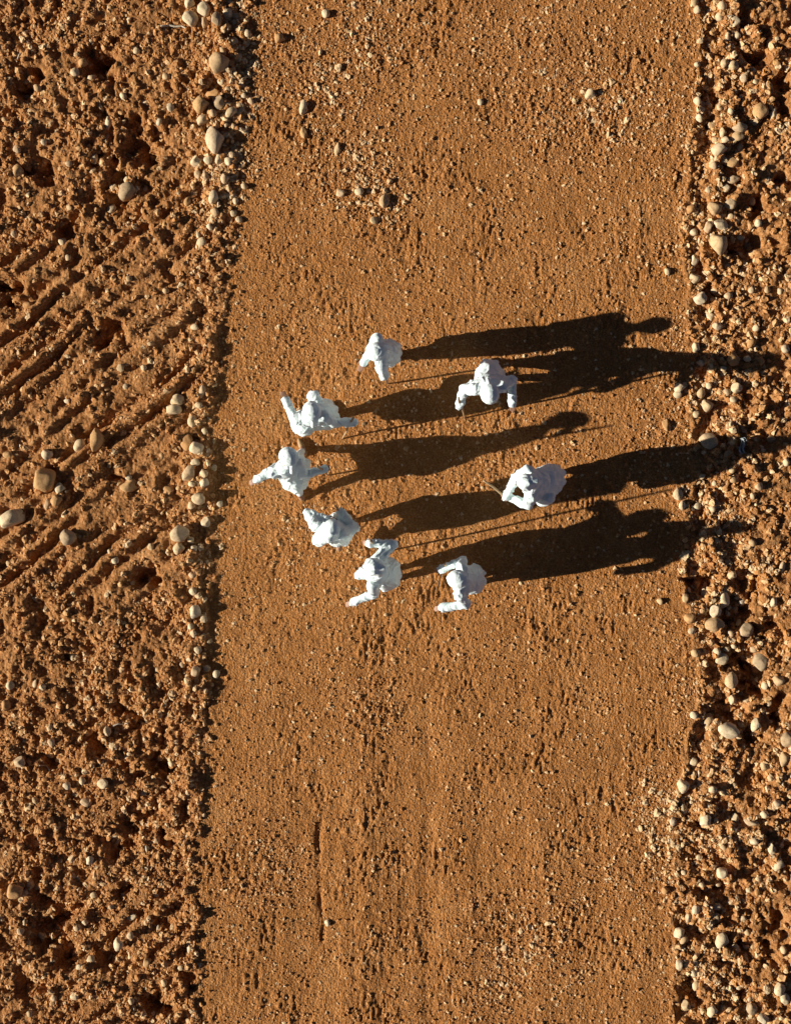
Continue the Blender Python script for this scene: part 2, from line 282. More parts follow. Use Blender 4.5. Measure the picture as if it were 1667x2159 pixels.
# x, y, width, height (photo pixels), label or zone ('' -> zone label), o = ochre, g = grey brown
ROCKS = [
(403,42,32,36,'smooth round pale cobble, largest of the upper left heap, beside a pale twig'),(432,25,26,30,''),(432,50,16,20,''),(402,8,20,25,''),(461,50,20,28,'','g'),(480,31,20,20,''),
(465,138,40,48,'big pinkish pale boulder at the upper left road edge, shadowing the gravel beside it'),(473,112,14,18,''),(497,87,12,16,''),(524,72,16,16,''),(448,198,32,22,'flat ochre cobble just above a tan boulder in the upper left stone heap','o'),
(428,224,32,36,'tan upright boulder leaning in the middle of the upper left stone heap','o'),(466,220,24,28,'','g'),(490,240,26,20,''),(428,255,30,20,''),(457,297,38,60,'tall pointed pale boulder, biggest rock of the upper left stone heap'),
(415,341,24,24,''),(441,340,16,18,''),(464,338,14,22,''),(484,343,18,18,''),(417,368,14,20,''),(435,374,16,20,''),(477,379,18,22,''),(491,329,14,16,''),(453,419,20,28,''),(397,426,14,20,'','o'),
(455,448,18,18,''),(493,450,12,14,''),(504,464,12,14,''),(426,517,24,30,'lone drop-shaped pale stone below the upper left stone heap'),(444,480,12,14,''),(419,495,10,14,''),(412,690,18,14,''),
(159,152,18,18,''),(177,132,18,20,'','o'),(190,161,20,18,''),(40,361,22,24,'','o'),(197,331,18,26,''),(228,260,12,28,''),(148,347,12,12,''),(231,437,20,22,''),(266,378,12,14,''),(309,318,12,14,'','g'),
(271,405,38,36,'broad grey-brown half-buried rock among the upper left furrows','g'),(40,318,14,18,''),(81,186,16,16,''),(340,260,10,20,''),(363,231,14,18,''),(352,163,16,14,''),(61,643,22,20,'','o'),(132,509,16,16,''),(146,544,12,14,''),
(376,843,28,24,'rounded pale cobble resting against a blocky one on the left bank'),(368,864,34,22,'blocky oblong pale cobble touching a rounder one on the left bank'),(430,828,12,28,''),(408,888,20,26,''),(396,933,26,34,'tan egg-shaped cobble leaning on the left bank near the road edge','o'),(417,944,30,26,''),
(403,998,24,34,''),(434,998,18,18,''),(434,1018,20,18,''),(452,987,12,14,''),(424,1049,28,28,'squarish pale cobble at the left road edge opposite the leftmost walker'),(408,1020,14,14,''),(415,976,18,16,''),(437,1101,20,24,''),(464,1063,12,14,''),
(383,1123,38,34,'large round pale boulder on the left bank, the lowest big one of that row'),(383,1155,24,26,''),(209,928,26,48,'thin slab of brown stone standing on edge in the left furrows','o'),(173,940,26,26,''),
(97,1011,48,50,'large striped orange-brown boulder on the left rough ground','o'),(29,1092,56,34,'long pale boulder lying at the left edge of the picture'),(105,1061,12,24,''),(132,1029,20,24,''),(128,1054,24,24,'','o'),(150,1132,32,32,'round brown boulder alone below the striped orange-brown boulder','g'),
(105,958,22,22,''),(22,958,20,18,'','o'),(273,1007,12,12,''),(275,1023,40,28,'half-buried tan rock level with the soil on the left rough ground','o'),(258,778,14,18,''),(307,776,12,14,''),(143,845,12,12,''),(414,1287,24,26,'pale blocky cobble on the left bank edge, below the row of cobbles'),(432,1305,14,16,''),
(415,1412,20,22,''),(399,1432,14,16,''),(457,1419,14,18,''),(150,1386,14,16,''),(235,1162,10,12,''),(322,1153,12,16,''),(356,1032,22,16,'','o'),
(45,1605,24,24,''),(144,1654,16,16,''),(176,1645,14,16,''),(221,1648,24,20,''),(182,1690,24,18,''),(236,1569,14,22,''),(230,1539,14,20,''),(326,1773,20,20,''),(310,1789,10,14,''),(191,1812,16,20,''),(153,1810,10,20,''),(241,1760,16,12,''),
(34,1875,34,32,'tilted tan boulder near the lower left corner, largest around','o'),(252,1988,20,26,''),(333,1960,12,18,''),(311,2026,18,20,'','o'),(401,1999,12,20,''),(52,1942,12,16,''),(14,1486,20,22,'','o'),(25,1443,16,20,''),(277,1933,24,12,''),(160,2098,16,16,''),(115,2102,12,14,''),(347,2070,14,16,''),(304,1672,10,12,''),(108,1533,12,16,''),(77,1440,10,18,''),
(1462,7,14,18,''),(1467,23,14,18,''),(1519,16,18,18,''),(1516,35,18,18,''),(1545,45,26,18,''),(1532,79,12,22,''),(1554,71,16,16,''),(1566,125,18,32,'pointed upright pale stone above a dark hollow at upper right'),(1544,140,20,20,''),(1525,136,16,20,''),(1590,142,18,14,''),
(1603,232,32,34,'large rounded boulder set back from the upper right road edge','o'),(1631,237,12,22,''),(1539,236,14,16,''),(1503,261,18,18,''),(1556,270,30,22,'','g'),(1554,288,26,20,''),(1522,281,14,22,''),(1507,295,16,14,''),(1528,297,20,16,''),(1513,318,32,28,'diamond-shaped pale cobble in the upper right stone cluster'),
(1539,342,30,22,'','o'),(1560,307,12,20,''),(1544,378,28,16,''),(1526,396,22,18,''),(1587,419,18,18,''),(1504,441,30,26,'pale cobble just left of a grey-brown one in the right bank stone row'),(1537,431,24,22,'grey-brown cobble just right of a pale one in the right bank stone row','g'),(1456,443,18,22,'','o'),(1490,479,18,26,''),(1519,474,32,22,'wide pale cobble directly above the big oval boulder on the right bank'),(1461,489,16,16,''),
(1513,515,34,46,'big smooth oval pale boulder on the right bank, casting a round dark shadow'),(1491,402,12,14,''),(1462,548,18,26,''),(1575,547,22,20,''),(1463,587,24,20,''),(1475,629,28,28,'pear-shaped pale cobble on the right bank below the big oval boulder'),(1499,666,20,20,''),(1510,688,22,16,''),
(1545,758,26,28,'brown cobble lying inside the topmost walker shadow on the right bank','o'),(1431,818,24,22,''),(1427,830,18,20,''),(1477,828,20,22,''),(1490,856,24,26,''),(1551,818,24,22,''),(1493,813,14,14,''),(1583,724,20,18,'','o'),(1655,735,18,18,''),
(1491,929,40,34,'large angular white-topped boulder on the right bank at a long shadow'),(1532,956,16,14,'','g'),(1628,924,18,18,'','g'),(1617,610,12,16,''),(1583,611,12,16,''),(1645,613,12,14,''),(1544,842,16,14,''),(1540,991,14,14,''),(1544,1011,16,16,''),(1404,895,18,30,'flat buried tan stone flush with the road near its right edge','o'),(1657,974,14,18,''),
(1427,1041,20,26,'pale stone at the right road edge crossed by a thin stick shadow'),(1436,1065,14,20,''),(1501,1072,14,16,''),(1504,1019,10,12,''),(1492,1059,10,10,''),(1585,1144,16,16,''),(1542,1212,20,16,''),(1650,1195,12,24,''),(1525,1260,26,44,'long upright pale boulder beside a round dark hollow on the right bank'),(1504,1315,42,30,'large oblong pale boulder below the long upright one on the right bank'),
(1575,1330,30,32,'angular grey-brown rock right of two pale boulders on the right bank','g'),(1452,1303,24,20,'','o'),(1442,1260,14,20,''),(1487,1253,14,22,''),(1508,1289,26,28,''),(1520,1390,28,24,'rounded grey-white cobble above a pale egg-shaped one, lower right bank'),(1510,1373,16,18,''),(1539,1433,28,34,'pale egg-shaped boulder with a long dark shadow on the lower right bank'),
(1604,1395,34,40,'rough clod-like brown rock on the lower right rubble','g'),(1590,1370,18,14,''),(1641,1436,24,20,''),(1625,1485,14,20,''),(1461,1506,16,16,''),(1390,1267,14,14,'pale stone on the road just below the lowest shadow'),
(1496,1524,22,32,'upright pale cobble just left of the widest angular boulder at lower right'),(1537,1538,48,36,'wide angular cream boulder, largest rock at lower right'),(1594,1529,20,30,'upright pale cobble just right of the widest angular boulder at lower right'),(1653,1601,20,32,''),(1659,1558,26,36,'','g'),(1438,1656,24,28,'pale blunt cobble at the road edge, topmost of the lower right gravel patch'),(1461,1607,16,18,''),(1440,1705,14,26,''),(1417,1729,14,20,''),(1484,1726,24,24,''),(1498,1662,20,16,''),(1551,1727,18,20,''),(1583,1735,30,14,''),
(1588,1772,20,18,''),(1626,1790,16,24,''),(1641,1822,22,30,''),(1519,1839,24,24,''),(1465,1915,20,18,''),(1510,1912,18,14,''),(1507,1934,18,16,''),(1449,1934,12,20,''),(1429,1964,22,24,''),(1441,1982,18,20,''),(1522,1985,28,32,'rounded two-tone boulder in the middle of the bottom right rubble'),(1551,2004,16,18,''),(1591,2004,10,16,''),(1652,2004,14,18,''),
(1640,2082,24,28,''),(1652,2105,20,24,''),(1461,2050,16,16,''),(1469,2082,18,20,''),(1446,2120,20,22,''),(1499,2129,22,26,''),(1583,2127,22,26,'','g'),(1606,2147,24,20,''),(1429,2031,16,22,''),(1401,1876,16,16,'','o'),(1578,1970,14,14,''),
(687,30,16,18,''),(640,228,16,30,'upper of two tall stones sunk in the road, upper left gravel'),(640,280,14,26,'lower of two tall stones sunk in the road, upper left gravel','o'),(712,317,14,30,'slim pale slab standing in the upper road by a gravel patch'),(717,408,20,16,''),(757,405,18,16,''),(810,425,20,28,''),(1012,215,12,14,'small pale stone alone in the upper middle of the road'),(1243,200,20,22,'pale stone in the road amid the upper right gravel patch'),(590,82,20,22,'reddish stone sunk in the road near the top left edge','o'),(788,466,16,16,''),(690,1945,12,14,'single pale stone in the narrow rut of the lower road'),
]
def zone_of(px, py):
    if px < 540 and px > 385 and py < 600: return 'small pale cobble in the upper left stone heap at the road edge', 'cobbles of the upper left heap'
    if 350 < px < 475 and 600 <= py < 1500: return 'small pale cobble on the left bank edge beside the walkers', 'cobbles along the left bank edge'
    if px <= 475 and py < 760: return 'small stone scattered on the upper left rough ground', 'stones on the upper left ground'
    if px <= 475 and py < 1420: return 'small stone scattered on the middle left rough ground', 'stones on the middle left ground'
    if px <= 475: return 'small stone scattered on the lower left rough ground', 'stones on the lower left ground'
    if px < 1395: return 'small pale stone lying loose on the dirt road', 'loose stones on the road'
    if py < 640: return 'small cobble in the upper right bank rubble', 'cobbles of the upper right bank'
    if py < 1160: return 'small cobble in the right bank rubble where the shadows end', 'cobbles of the middle right bank'
    if py < 1580: return 'small cobble in the right bank rubble below the shadows', 'cobbles of the right bank below the shadows'
    return 'small cobble in the bottom right bank rubble', 'cobbles of the bottom right bank'
extra = []
rr = random.Random(3)
taken = [(r[0], r[1], max(r[2], r[3])/2) for r in ROCKS]
def try_add(n, fx_, fy_, smin, smax):
    k = 0; tries = 0
    while k < n and tries < 4000:
        tries += 1
        px, py = fx_(), fy_(); sz = rr.uniform(smin, smax)
        if any((px-a)**2+(py-b)**2 < (c+sz*0.6)**2 for a, b, c in taken): continue
        taken.append((px, py, sz/2)); extra.append((px, py, sz, sz*rr.uniform(0.8, 1.3), '')); k += 1
try_add(14, lambda: rr.gauss(465, 28), lambda: rr.uniform(5, 460), 11, 15)
try_add(14, lambda: rr.gauss(418, 18), lambda: rr.uniform(800, 1440), 11, 16)
try_add(12, lambda: rr.uniform(10, 360), lambda: rr.uniform(60, 1400), 10, 15)
try_add(18, lambda: rr.uniform(10, 400), lambda: rr.uniform(1430, 2140), 11, 16)
try_add(26, lambda: rr.gauss(1520, 45), lambda: rr.uniform(10, 1150), 11, 17)
try_add(26, lambda: rr.gauss(1530, 55), lambda: rr.uniform(1180, 2150), 11, 18)
ALIAS = {(403, 42): 'smooth round cobble by the twig', (465, 138): 'big pinkish upper left boulder', (457, 297): 'tall pointed upper left boulder', (428, 224): 'tan upright upper left boulder',
  (426, 517): 'lone drop-shaped left stone', (271, 405): 'broad half-buried grey-brown rock', (368, 864): 'blocky oblong left bank cobble', (396, 933): 'tan egg-shaped left bank cobble', (424, 1049): 'squarish left bank cobble',
  (383, 1123): 'large round left bank boulder', (209, 928): 'thin brown slab on edge', (97, 1011): 'striped orange-brown boulder', (29, 1092): 'long pale boulder at left edge', (150, 1132): 'round brown boulder at left',
  (275, 1023): 'half-buried tan rock', (414, 1287): 'low blocky left bank cobble', (34, 1875): 'tilted tan lower left boulder', (1566, 125): 'pointed upper right stone', (1603, 232): 'large rounded upper right boulder',
  (1513, 318): 'diamond-shaped right cobble', (1513, 515): 'big smooth oval boulder', (1475, 629): 'pear-shaped right cobble', (1545, 758): 'brown cobble in the topmost shadow', (1491, 929): 'large angular white-topped boulder',
  (1404, 895): 'flat buried tan road stone', (1427, 1041): 'stone crossed by a stick shadow', (1525, 1260): 'long upright right boulder', (1575, 1330): 'angular grey-brown right rock', (1539, 1433): 'pale egg-shaped lower right boulder',
  (1604, 1395): 'rough clod-like lower right rock', (1537, 1538): 'wide angular cream boulder', (1438, 1656): 'blunt cobble at the lower road edge', (1522, 1985): 'two-tone bottom right boulder',
  (640, 228): 'tall sunk road stone', (712, 317): 'slim pale road slab'}
MORE = [(159, 152, 'pale stone by the deep upper left hollow', 'stone by the upper left hollow'), (40, 361, 'tan stone casting a shadow at the upper left edge', 'tan stone at upper left edge'), (61, 643, 'round brown stone by the dark hollow at left', 'round brown stone at left'),
  (258, 778, 'pale stone on a diagonal furrow crest', 'stone on the furrow crest'), (45, 1605, 'round white stone near the left edge, lower half', 'round white lower left stone'), (221, 1648, 'wide pale stone on the lower left ground', 'wide pale lower left stone'), (326, 1773, 'pale stone beside a round pit near the lower left bank', 'stone by the lower left pit'),
  (252, 1988, 'oval pale stone amid the dark bottom left clods', 'oval pale bottom left stone'), (415, 1412, 'rounded pale stone at the lower end of the left bank', 'stone at the lower left bank end'), (150, 1386, 'small white stone in front of a left hollow', 'white stone by the left hollow'),
  (1519, 16, 'round pale stone at the upper right top edge', 'round stone at the top right'), (1484, 1726, 'chunky pale cobble in the lower right gravel', 'chunky lower right cobble'), (1519, 1839, 'cobble with a long dark shadow, low right rubble', 'long-shadowed low right cobble'),
  (1641, 1822, 'upright pale cobble at the lower right edge', 'upright cobble at lower right edge'), (1429, 1964, 'pale cobble pressed into the lower right road edge', 'cobble in the lower right road edge'), (1640, 2082, 'oval cobble in the bottom right corner', 'oval bottom right corner cobble'), (1499, 2129, 'pale cobble at the bottom edge, right rubble', 'cobble at the bottom edge'),
  (1551, 818, 'pale cobble below the topmost shadow, right bank', 'cobble below the topmost shadow'), (1583, 611, 'oval stone well right of the pear-shaped cobble', 'oval stone right of the pear-shaped one'), (1585, 1144, 'white stone in the lowest shadow on the right bank', 'white stone in the lowest shadow'), (1653, 1601, 'tall pale stone at the right edge below the cream boulder', 'tall stone at the right edge'), (45, 1605, '', '')]
for mx, my, ml, al in MORE:
    if not ml: continue
    ALIAS[(mx, my)] = al
    for k, rk in enumerate(ROCKS):
        if rk[0] == mx and rk[1] == my: ROCKS[k] = rk[:4]+(ml,)+rk[5:]
ALL = ROCKS+extra; cells = {}
for k, rk in enumerate(ALL):
    if rk[4]: continue
    best = min(ALIAS, key=lambda q: (q[0]-rk[0])**2+(q[1]-rk[1])**2); dx, dy = rk[0]-best[0], rk[1]-best[1]
    if math.hypot(dx, dy) > 230: continue
    a = math.degrees(math.atan2(-dy, dx)) % 360
    way = ('right of', 'above and right of', 'above', 'above and left of', 'left of', 'below and left of', 'below', 'below and right of')[int((a+22.5)//45) % 8]
    cells.setdefault((best, way), []).append((math.hypot(dx, dy), k))
LAB = {}
for (best, way), lst in cells.items():
    lst.sort()
    for n_, (d_, k) in enumerate(lst):
        o_ = 'small' if len(lst) == 1 else ('nearest small', 'second small', 'third small', 'fourth small', 'fifth small', 'sixth small', 'seventh small')[min(n_, 6)]
        tone = {'o': 'ochre ', 'g': 'grey-brown '}.get(ALL[k][5] if len(ALL[k]) > 5 else '', 'pale ') if len(lst) == 1 else ''
        LAB[k] = f"{o_} {tone}stone {way} the {ALIAS[best]}"
MATS = {'': M_STONE, 'o': M_STONE_O, 'g': M_STONE_G}
for i, rk in enumerate(ALL):
    px, py, w, h, lab = rk[:5]; kind = rk[5] if len(rk) > 5 else ''
    x, y = G(px, py); a = w*MPP/2; b = h*MPP/2; big = max(w, h) >= 19
    me = rr.choice(BIG[MATS[kind].name]) if (big or kind) else rr.choice(SMALL)
    o = link('boulder' if max(w, h) >= 34 else ('cobble' if big else 'stone'), me)
    flat = rr.uniform(0.62, 0.95); c = min(a, b)*flat
    if 'flush' in lab or 'half-buried' in lab: sink = 0.55
    else: sink = rr.uniform(0.0, 0.3) if px < 540 or px > 1395 else 0.35
    z0 = float(np.mean(terrain(np.array([x, x+a*0.6, x-a*0.6, x, x]), np.array([y, y, y, y+b*0.6, y-b*0.6]))))
    o.location = (x, y, z0+c*(0.75-sink)); o.scale = (a*1.1, b*1.1, c*1.15)
    o.rotation_euler = (rr.uniform(-.3, .3), rr.uniform(-.3, .3), rr.uniform(-.35, .35))
    zl, zg = zone_of(px, py)
    if lab: tag(o, lab, 'boulder' if max(w, h) >= 34 else 'stone')
    else: tag(o, LAB.get(i, zl), 'stone', zg)

# gravel: countless pebbles, placed as points and given pebble shapes by geometry nodes
def gravel_nodes():
    ng = bpy.data.node_groups.new('pebbles', 'GeometryNodeTree')
    ng.interface.new_socket('Geometry', in_out='INPUT', socket_type='NodeSocketGeometry')
    ng.interface.new_socket('Geometry', in_out='OUTPUT', socket_type='NodeSocketGeometry')
    N = ng.nodes.new; L = ng.links.new
    gi = N('NodeGroupInput'); go = N('NodeGroupOutput'); join = N('GeometryNodeJoinGeometry')
    for k in range(6):
        ico = N('GeometryNodeMeshIcoSphere'); ico.inputs['Radius'].default_value = 1.0; ico.inputs['Subdivisions'].default_value = 2
        pos = N('GeometryNodeInputPosition'); add = N('ShaderNodeVectorMath'); add.operation = 'ADD'; add.inputs[1].default_value = (k*7.3, k*3.1, k*1.7)
        L(pos.outputs[0], add.inputs[0])
        tn = N('ShaderNodeTexNoise'); tn.inputs['Scale'].default_value = 0.9; tn.inputs['Detail'].default_value = 2.0; L(add.outputs[0], tn.inputs['Vector'])
        sb = N('ShaderNodeVectorMath'); sb.operation = 'SUBTRACT'; sb.inputs[1].default_value = (0.5, 0.5, 0.5); L(tn.outputs['Color'], sb.inputs[0])
        sc = N('ShaderNodeVectorMath'); sc.operation = 'SCALE'; sc.inputs['Scale'].default_value = 2.7; L(sb.outputs[0], sc.inputs[0])
        sp = N('GeometryNodeSetPosition'); L(ico.outputs['Mesh'], sp.inputs['Geometry']); L(sc.outputs[0], sp.inputs['Offset'])
        mt = N('GeometryNodeSetMaterial'); mt.inputs['Material'].default_value = M_GRAVEL; L(sp.outputs[0], mt.inputs[0])
        gti = N('GeometryNodeGeometryToInstance'); L(mt.outputs[0], gti.inputs[0]); L(gti.outputs[0], join.inputs[0])
    def attr(n, ty):
        a = N('GeometryNodeInputNamedAttribute'); a.data_type = ty; a.inputs['Name'].default_value = n; return a.outputs[0]
    iop = N('GeometryNodeInstanceOnPoints'); L(gi.outputs[0], iop.inputs['Points']); L(join.outputs[0], iop.inputs['Instance'])
    iop.inputs['Pick Instance'].default_value = True
    L(attr('pick', 'INT'), iop.inputs['Instance Index']); L(attr('rot', 'FLOAT_VECTOR'), iop.inputs['Rotation']); L(attr('scl', 'FLOAT_VECTOR'), iop.inputs['Scale'])
    L(iop.outputs[0], go.inputs[0]); return ng
NG = gravel_nodes()
PATCH = [(690, 190, 70, 1.0), (740, 350, 90, .9), (800, 425, 50, 1.0), (760, 80, 100, .6), (1080, 110, 120, .35), (1240, 240, 120, .5), (1290, 190, 80, .4), (1160, 290, 80, .3), (510, 200, 45, 1.2), (505, 360, 38, 1.0), (530, 60, 40, .8), (600, 110, 70, .5),
         (1110, 1990, 90, .7), (1040, 2080, 90, .5), (1385, 1690, 55, 1.1), (1400, 1790, 45, 1.0), (1330, 1850, 80, .5), (580, 1800, 60, .5), (545, 1880, 60, .5), (620, 1830, 50, .35), (1420, 700, 40, .6), (1400, 900, 60, .6),
         (860, 900, 80, .3), (650, 1120, 80, .3), (770, 1480, 70, .4), (1050, 970, 80, .3), (1200, 1900, 60, .4), (1450, 1450, 40, .6), (1360, 260, 60, .5), (1420, 520, 25, .7)]
def gravel(name, label, n, dens, smin, smax, power, tlo, thi, seed):
    r = np.random.default_rng(seed); got = []
    tot = 0
    while tot < n:
        x = r.uniform(-6.0, 6.0, 200000); y = r.uniform(-7.7, 7.7, 200000)
        keep = r.uniform(0, 1, 200000) < dens(x, y); got.append(np.stack([x[keep], y[keep]], 1)); tot += keep.sum()
    P = np.concatenate(got)[:n]; x, y = P[:, 0], P[:, 1]
    s = smin+(smax-smin)*r.uniform(0, 1, n)**power
    sv = np.stack([s*r.uniform(.65, 1.45, n), s*r.uniform(.65, 1.2, n), s*r.uniform(.5, .95, n)], 1)*0.5
    z = terrain(x, y)+sv[:, 2]*r.uniform(-0.65, 0.4, n)
    me = bpy.data.meshes.new(name); me.vertices.add(n); me.vertices.foreach_set('co', np.stack([x, y, z], 1).astype(np.float32).ravel())
    def at(nm, ty, key, data):
        a = me.attributes.new(nm, ty, 'POINT'); a.data.foreach_set(key, np.ascontiguousarray(data).ravel())
    at('scl', 'FLOAT_VECTOR', 'vector', sv.astype(np.float32))
    at('rot', 'FLOAT_VECTOR', 'vector', np.stack([r.uniform(-.5, .5, n), r.uniform(-.5, .5, n), r.uniform(0, 6.28, n)], 1).astype(np.float32))
    at('pick', 'INT', 'value', r.integers(0, 6, n).astype(np.int32))
    rel = (s-smin)/(smax-smin)
    at('tint', 'FLOAT', 'value', np.clip(tlo+(thi-tlo)*r.uniform(0, 1, n)**2.0+0.5*rel, 0, 1).astype(np.float32))
    me.materials.append(M_GRAVEL)
    o = link(name, me); md = o.modifiers.new('pebbles', 'NODES'); md.node_group = NG
    return tag(o, label, 'gravel', kind='stuff')
def d_road(x, y):
    px, py, dl, dr = zones(x, y); p = np.zeros_like(x)
    for cx, cy, rad, wgt in PATCH: p += 1.4*wgt*np.exp(-((px-cx)**2+(py-cy)**2)/rad**2)
    base = 0.16+0.16*sm(-0.1, 0.55, nz(8, x, y, 0.8))+0.10*sm(-0.1, 0.5, nz(9, x, y, 0.3))
    base = base+0.25*sm(500, 0, py)*sm(0.0, 0.5, nz(7, x, y, 0.5))+0.4*np.exp(dr/30)*(dr < 0)+0.12*np.exp(dl/20)*(dl < 0)
    return np.where((dl < 4) & (dr < 4), np.clip(base+p, 0, 1), 0)
def d_left(x, y):
    px, py, dl, dr = zones(x, y)
    c = 0.22+0.6*sm(-0.1, 0.45, nz(8, x, y, 0.7))+0.25*sm(0, 0.5, nz(9, x, y, 0.25))
    c = c*(1-0.55*sm(430, 560, py)*sm(1330, 1180, py)*sm(450, 380, px))
    return np.where(dl >= 4, np.clip(c+0.8*np.exp(-((dl-45)/40)**2)*(0.35+0.65*sm(520, 400, py))+0.3*sm(1350, 1600, py), 0, 1), 0)
def d_right(x, y):
    px, py, dl, dr = zones(x, y)
    c = 0.16+0.6*sm(-0.1, 0.4, nz(8, x, y, 0.6))+0.5*np.exp(-((dr-70)/60)**2)
    return np.where(dr >= 4, np.clip(c, 0, 1), 0)
gravel('road_gravel', 'fine tan gravel strewn over the dirt road', 95000, d_road, 0.009, 0.048, 4.4, 0.0, 0.7, 21)
gravel('field_rubble', 'loose pebbles and clods over the rough ground left of the road', 62000, d_left, 0.010, 0.085, 5.0, 0.0, 0.62, 22)
gravel('bank_rubble', 'loose pebbles and rubble over the bank right of the road', 32000, d_right, 0.010, 0.095, 4.6, 0.0, 0.75, 23)

HEAPS = [(485, 40, 40, .8), (500, 110, 34, .9), (492, 170, 30, .8), (505, 235, 28, .9), (470, 270, 34, .6), (465, 350, 40, 1.0), (500, 340, 26, .8), (470, 400, 34, .6), (450, 470, 26, .5), (430, 560, 26, .3),
         (690, 185, 34, .5), (715, 215, 26, .4), (770, 345, 44, .45), (800, 380, 36, .35), (808, 430, 24, .7), (745, 75, 50, .25), (770, 120, 40, .25), (1240, 205, 34, .3), (1290, 250, 60, .18), (1385, 1700, 40, .7), (1395, 1780, 34, .7), (1420, 1850, 26, .5), (1120, 1985, 44, .35), (1080, 2060, 40, .25),
         (425, 870, 18, .8), (430, 960, 18, .7), (428, 1070, 18, .7), (430, 1180, 18, .4), (1500, 300, 40, .6), (1490, 440, 36, .6), (1475, 560, 26, .5), (1490, 820, 36, .6), (1500, 1060, 40, .7), (1520, 1130, 36, .5), (1490, 1280, 34, .5), (1530, 1480, 36, .4), (1470, 1700, 40, .7), (1500, 1760, 44, .6), (1460, 1920, 36, .6), (1460, 2060, 36, .7), (1530, 2050, 50, .5), (1600, 1780, 50, .4), (1530, 60, 40, .5), (1545, 150, 36, .4)]
def d_heap(x, y):
    px, py, dl, dr = zones(x, y); p = np.zeros_like(x)
    for cx, cy, rad, wgt in HEAPS: p += wgt*np.exp(-((px-cx)**2+(py-cy)**2)/rad**2)
    return np.clip(p, 0, 1)
gravel('pebble_heap', 'pale pebbles heaped along the road edges and in patches on the road', 3000, d_heap, 0.026, 0.085, 2.2, 0.45, 1.0, 24)

# ------------------------------------------------------------------ people
class Build:
    def __init__(self): self.V = []; self.F = []
    def add(self, V, F):
        n = len(self.V); self.V += [tuple(v) for v in V]; self.F += [tuple(i+n for i in f) for f in F]
    def capsule(self, a, b, ra, rb, seg=14):
        a = Vector(a); b = Vector(b); d = b-a; L = d.length
        if L < 1e-5: d = Vector((0, 0, 1)); L = 1e-5
        d.normalize(); u = d.orthogonal().normalized(); w = d.cross(u)
        rings = []
        for k in range(1, 5): t = math.pi/2*(1-k/4); rings.append((-math.sin(t)*ra, math.cos(t)*ra))
        for k in range(0, 4): t = math.pi/2*(k/4); rings.append((L+math.sin(t)*rb, math.cos(t)*rb))
        V = [a-d*ra]; F = []
        for (h, r) in rings:
            for s in range(seg):
                an = 2*math.pi*s/seg; V.append(a+d*h+u*(r*math.cos(an))+w*(r*math.sin(an)))
        V.append(b+d*rb); n = len(rings)
        for s in range(seg): F.append((0, 1+(s+1) % seg, 1+s))
        for k in range(n-1):
            for s in range(seg):
                p = 1+k*seg; q = p+seg; F.append((p+s, p+(s+1) % seg, q+(s+1) % seg, q+s))
        e = len(V)-1; p = 1+(n-1)*seg
        for s in range(seg): F.append((e, p+s, p+(s+1) % seg))
        self.add(V, F)
    def chain(self, pts, rs):
        for i in range(len(pts)-1): self.capsule(pts[i], pts[i+1], rs[i], rs[i+1])
    def ell(self, c, ex, ey, ez, rx, ry, rz, seg=18, rings=12):
        c = Vector(c); V = [c-ez*rz]; F = []
        for k in range(1, rings):
            t = -math.pi/2+math.pi*k/rings
            for s in range(seg):
                an = 2*math.pi*s/seg; V.append(c+ex*(rx*math.cos(t)*math.cos(an))+ey*(ry*math.cos(t)*math.sin(an))+ez*(rz*math.sin(t)))
        V.append(c+ez*rz)
        for s in range(seg): F.append((0, 1+(s+1) % seg, 1+s))
        for k in range(rings-2):
            for s in range(seg):
                p = 1+k*seg; q = p+seg; F.append((p+s, p+(s+1) % seg, q+(s+1) % seg, q+s))
        e = len(V)-1; p = 1+(rings-2)*seg
        for s in range(seg): F.append((e, p+s, p+(s+1) % seg))
        self.add(V, F)
    def loft(self, rings):
        "closed tube through rings of points (all the same length), capped"
        n = len(rings[0]); V = [p for r in rings for p in r]; F = []
        for k in range(len(rings)-1):
            for s in range(n): F.append((k*n+s, k*n+(s+1) % n, (k+1)*n+(s+1) % n, (k+1)*n+s))
        F.append(tuple(reversed(range(n)))); F.append(tuple((len(rings)-1)*n+s for s in range(n)))
        self.add(V, F)
    def mesh(self, name, mat):
        me = bpy.data.meshes.new(name); me.from_pydata(self.V, [], self.F); me.materials.append(mat)
        for p in me.polygons: p.use_smooth = True
        return me
def fuse(build, name, mat, voxel, smooth=3, decimate=None, wrinkle=None):
    "one continuous skin over all the overlapping volumes"
    me = build.mesh(name+'_raw', mat); tmp = bpy.data.objects.new('tmp', me); COL.objects.link(tmp)
    m = tmp.modifiers.new('r', 'REMESH'); m.mode = 'VOXEL'; m.voxel_size = voxel; m.use_smooth_shade = True
    if smooth: s = tmp.modifiers.new('s', 'SMOOTH'); s.factor = 0.5; s.iterations = smooth
    if decimate: d = tmp.modifiers.new('d', 'DECIMATE'); d.ratio = decimate
    dg = bpy.context.evaluated_depsgraph_get(); out = bpy.data.meshes.new_from_object(tmp.evaluated_get(dg)); out.name = name
    bpy.data.objects.remove(tmp); bpy.data.meshes.remove(me)
    if wrinkle:
        nrm = [v.normal.copy() for v in out.vertices]
        for v, n in zip(out.vertices, nrm): v.co += n*wrinkle(v.co, n)
    out.materials.clear(); out.materials.append(mat)
    for p in out.polygons: p.use_smooth = True
    return out
Z = Vector((0, 0, 1))
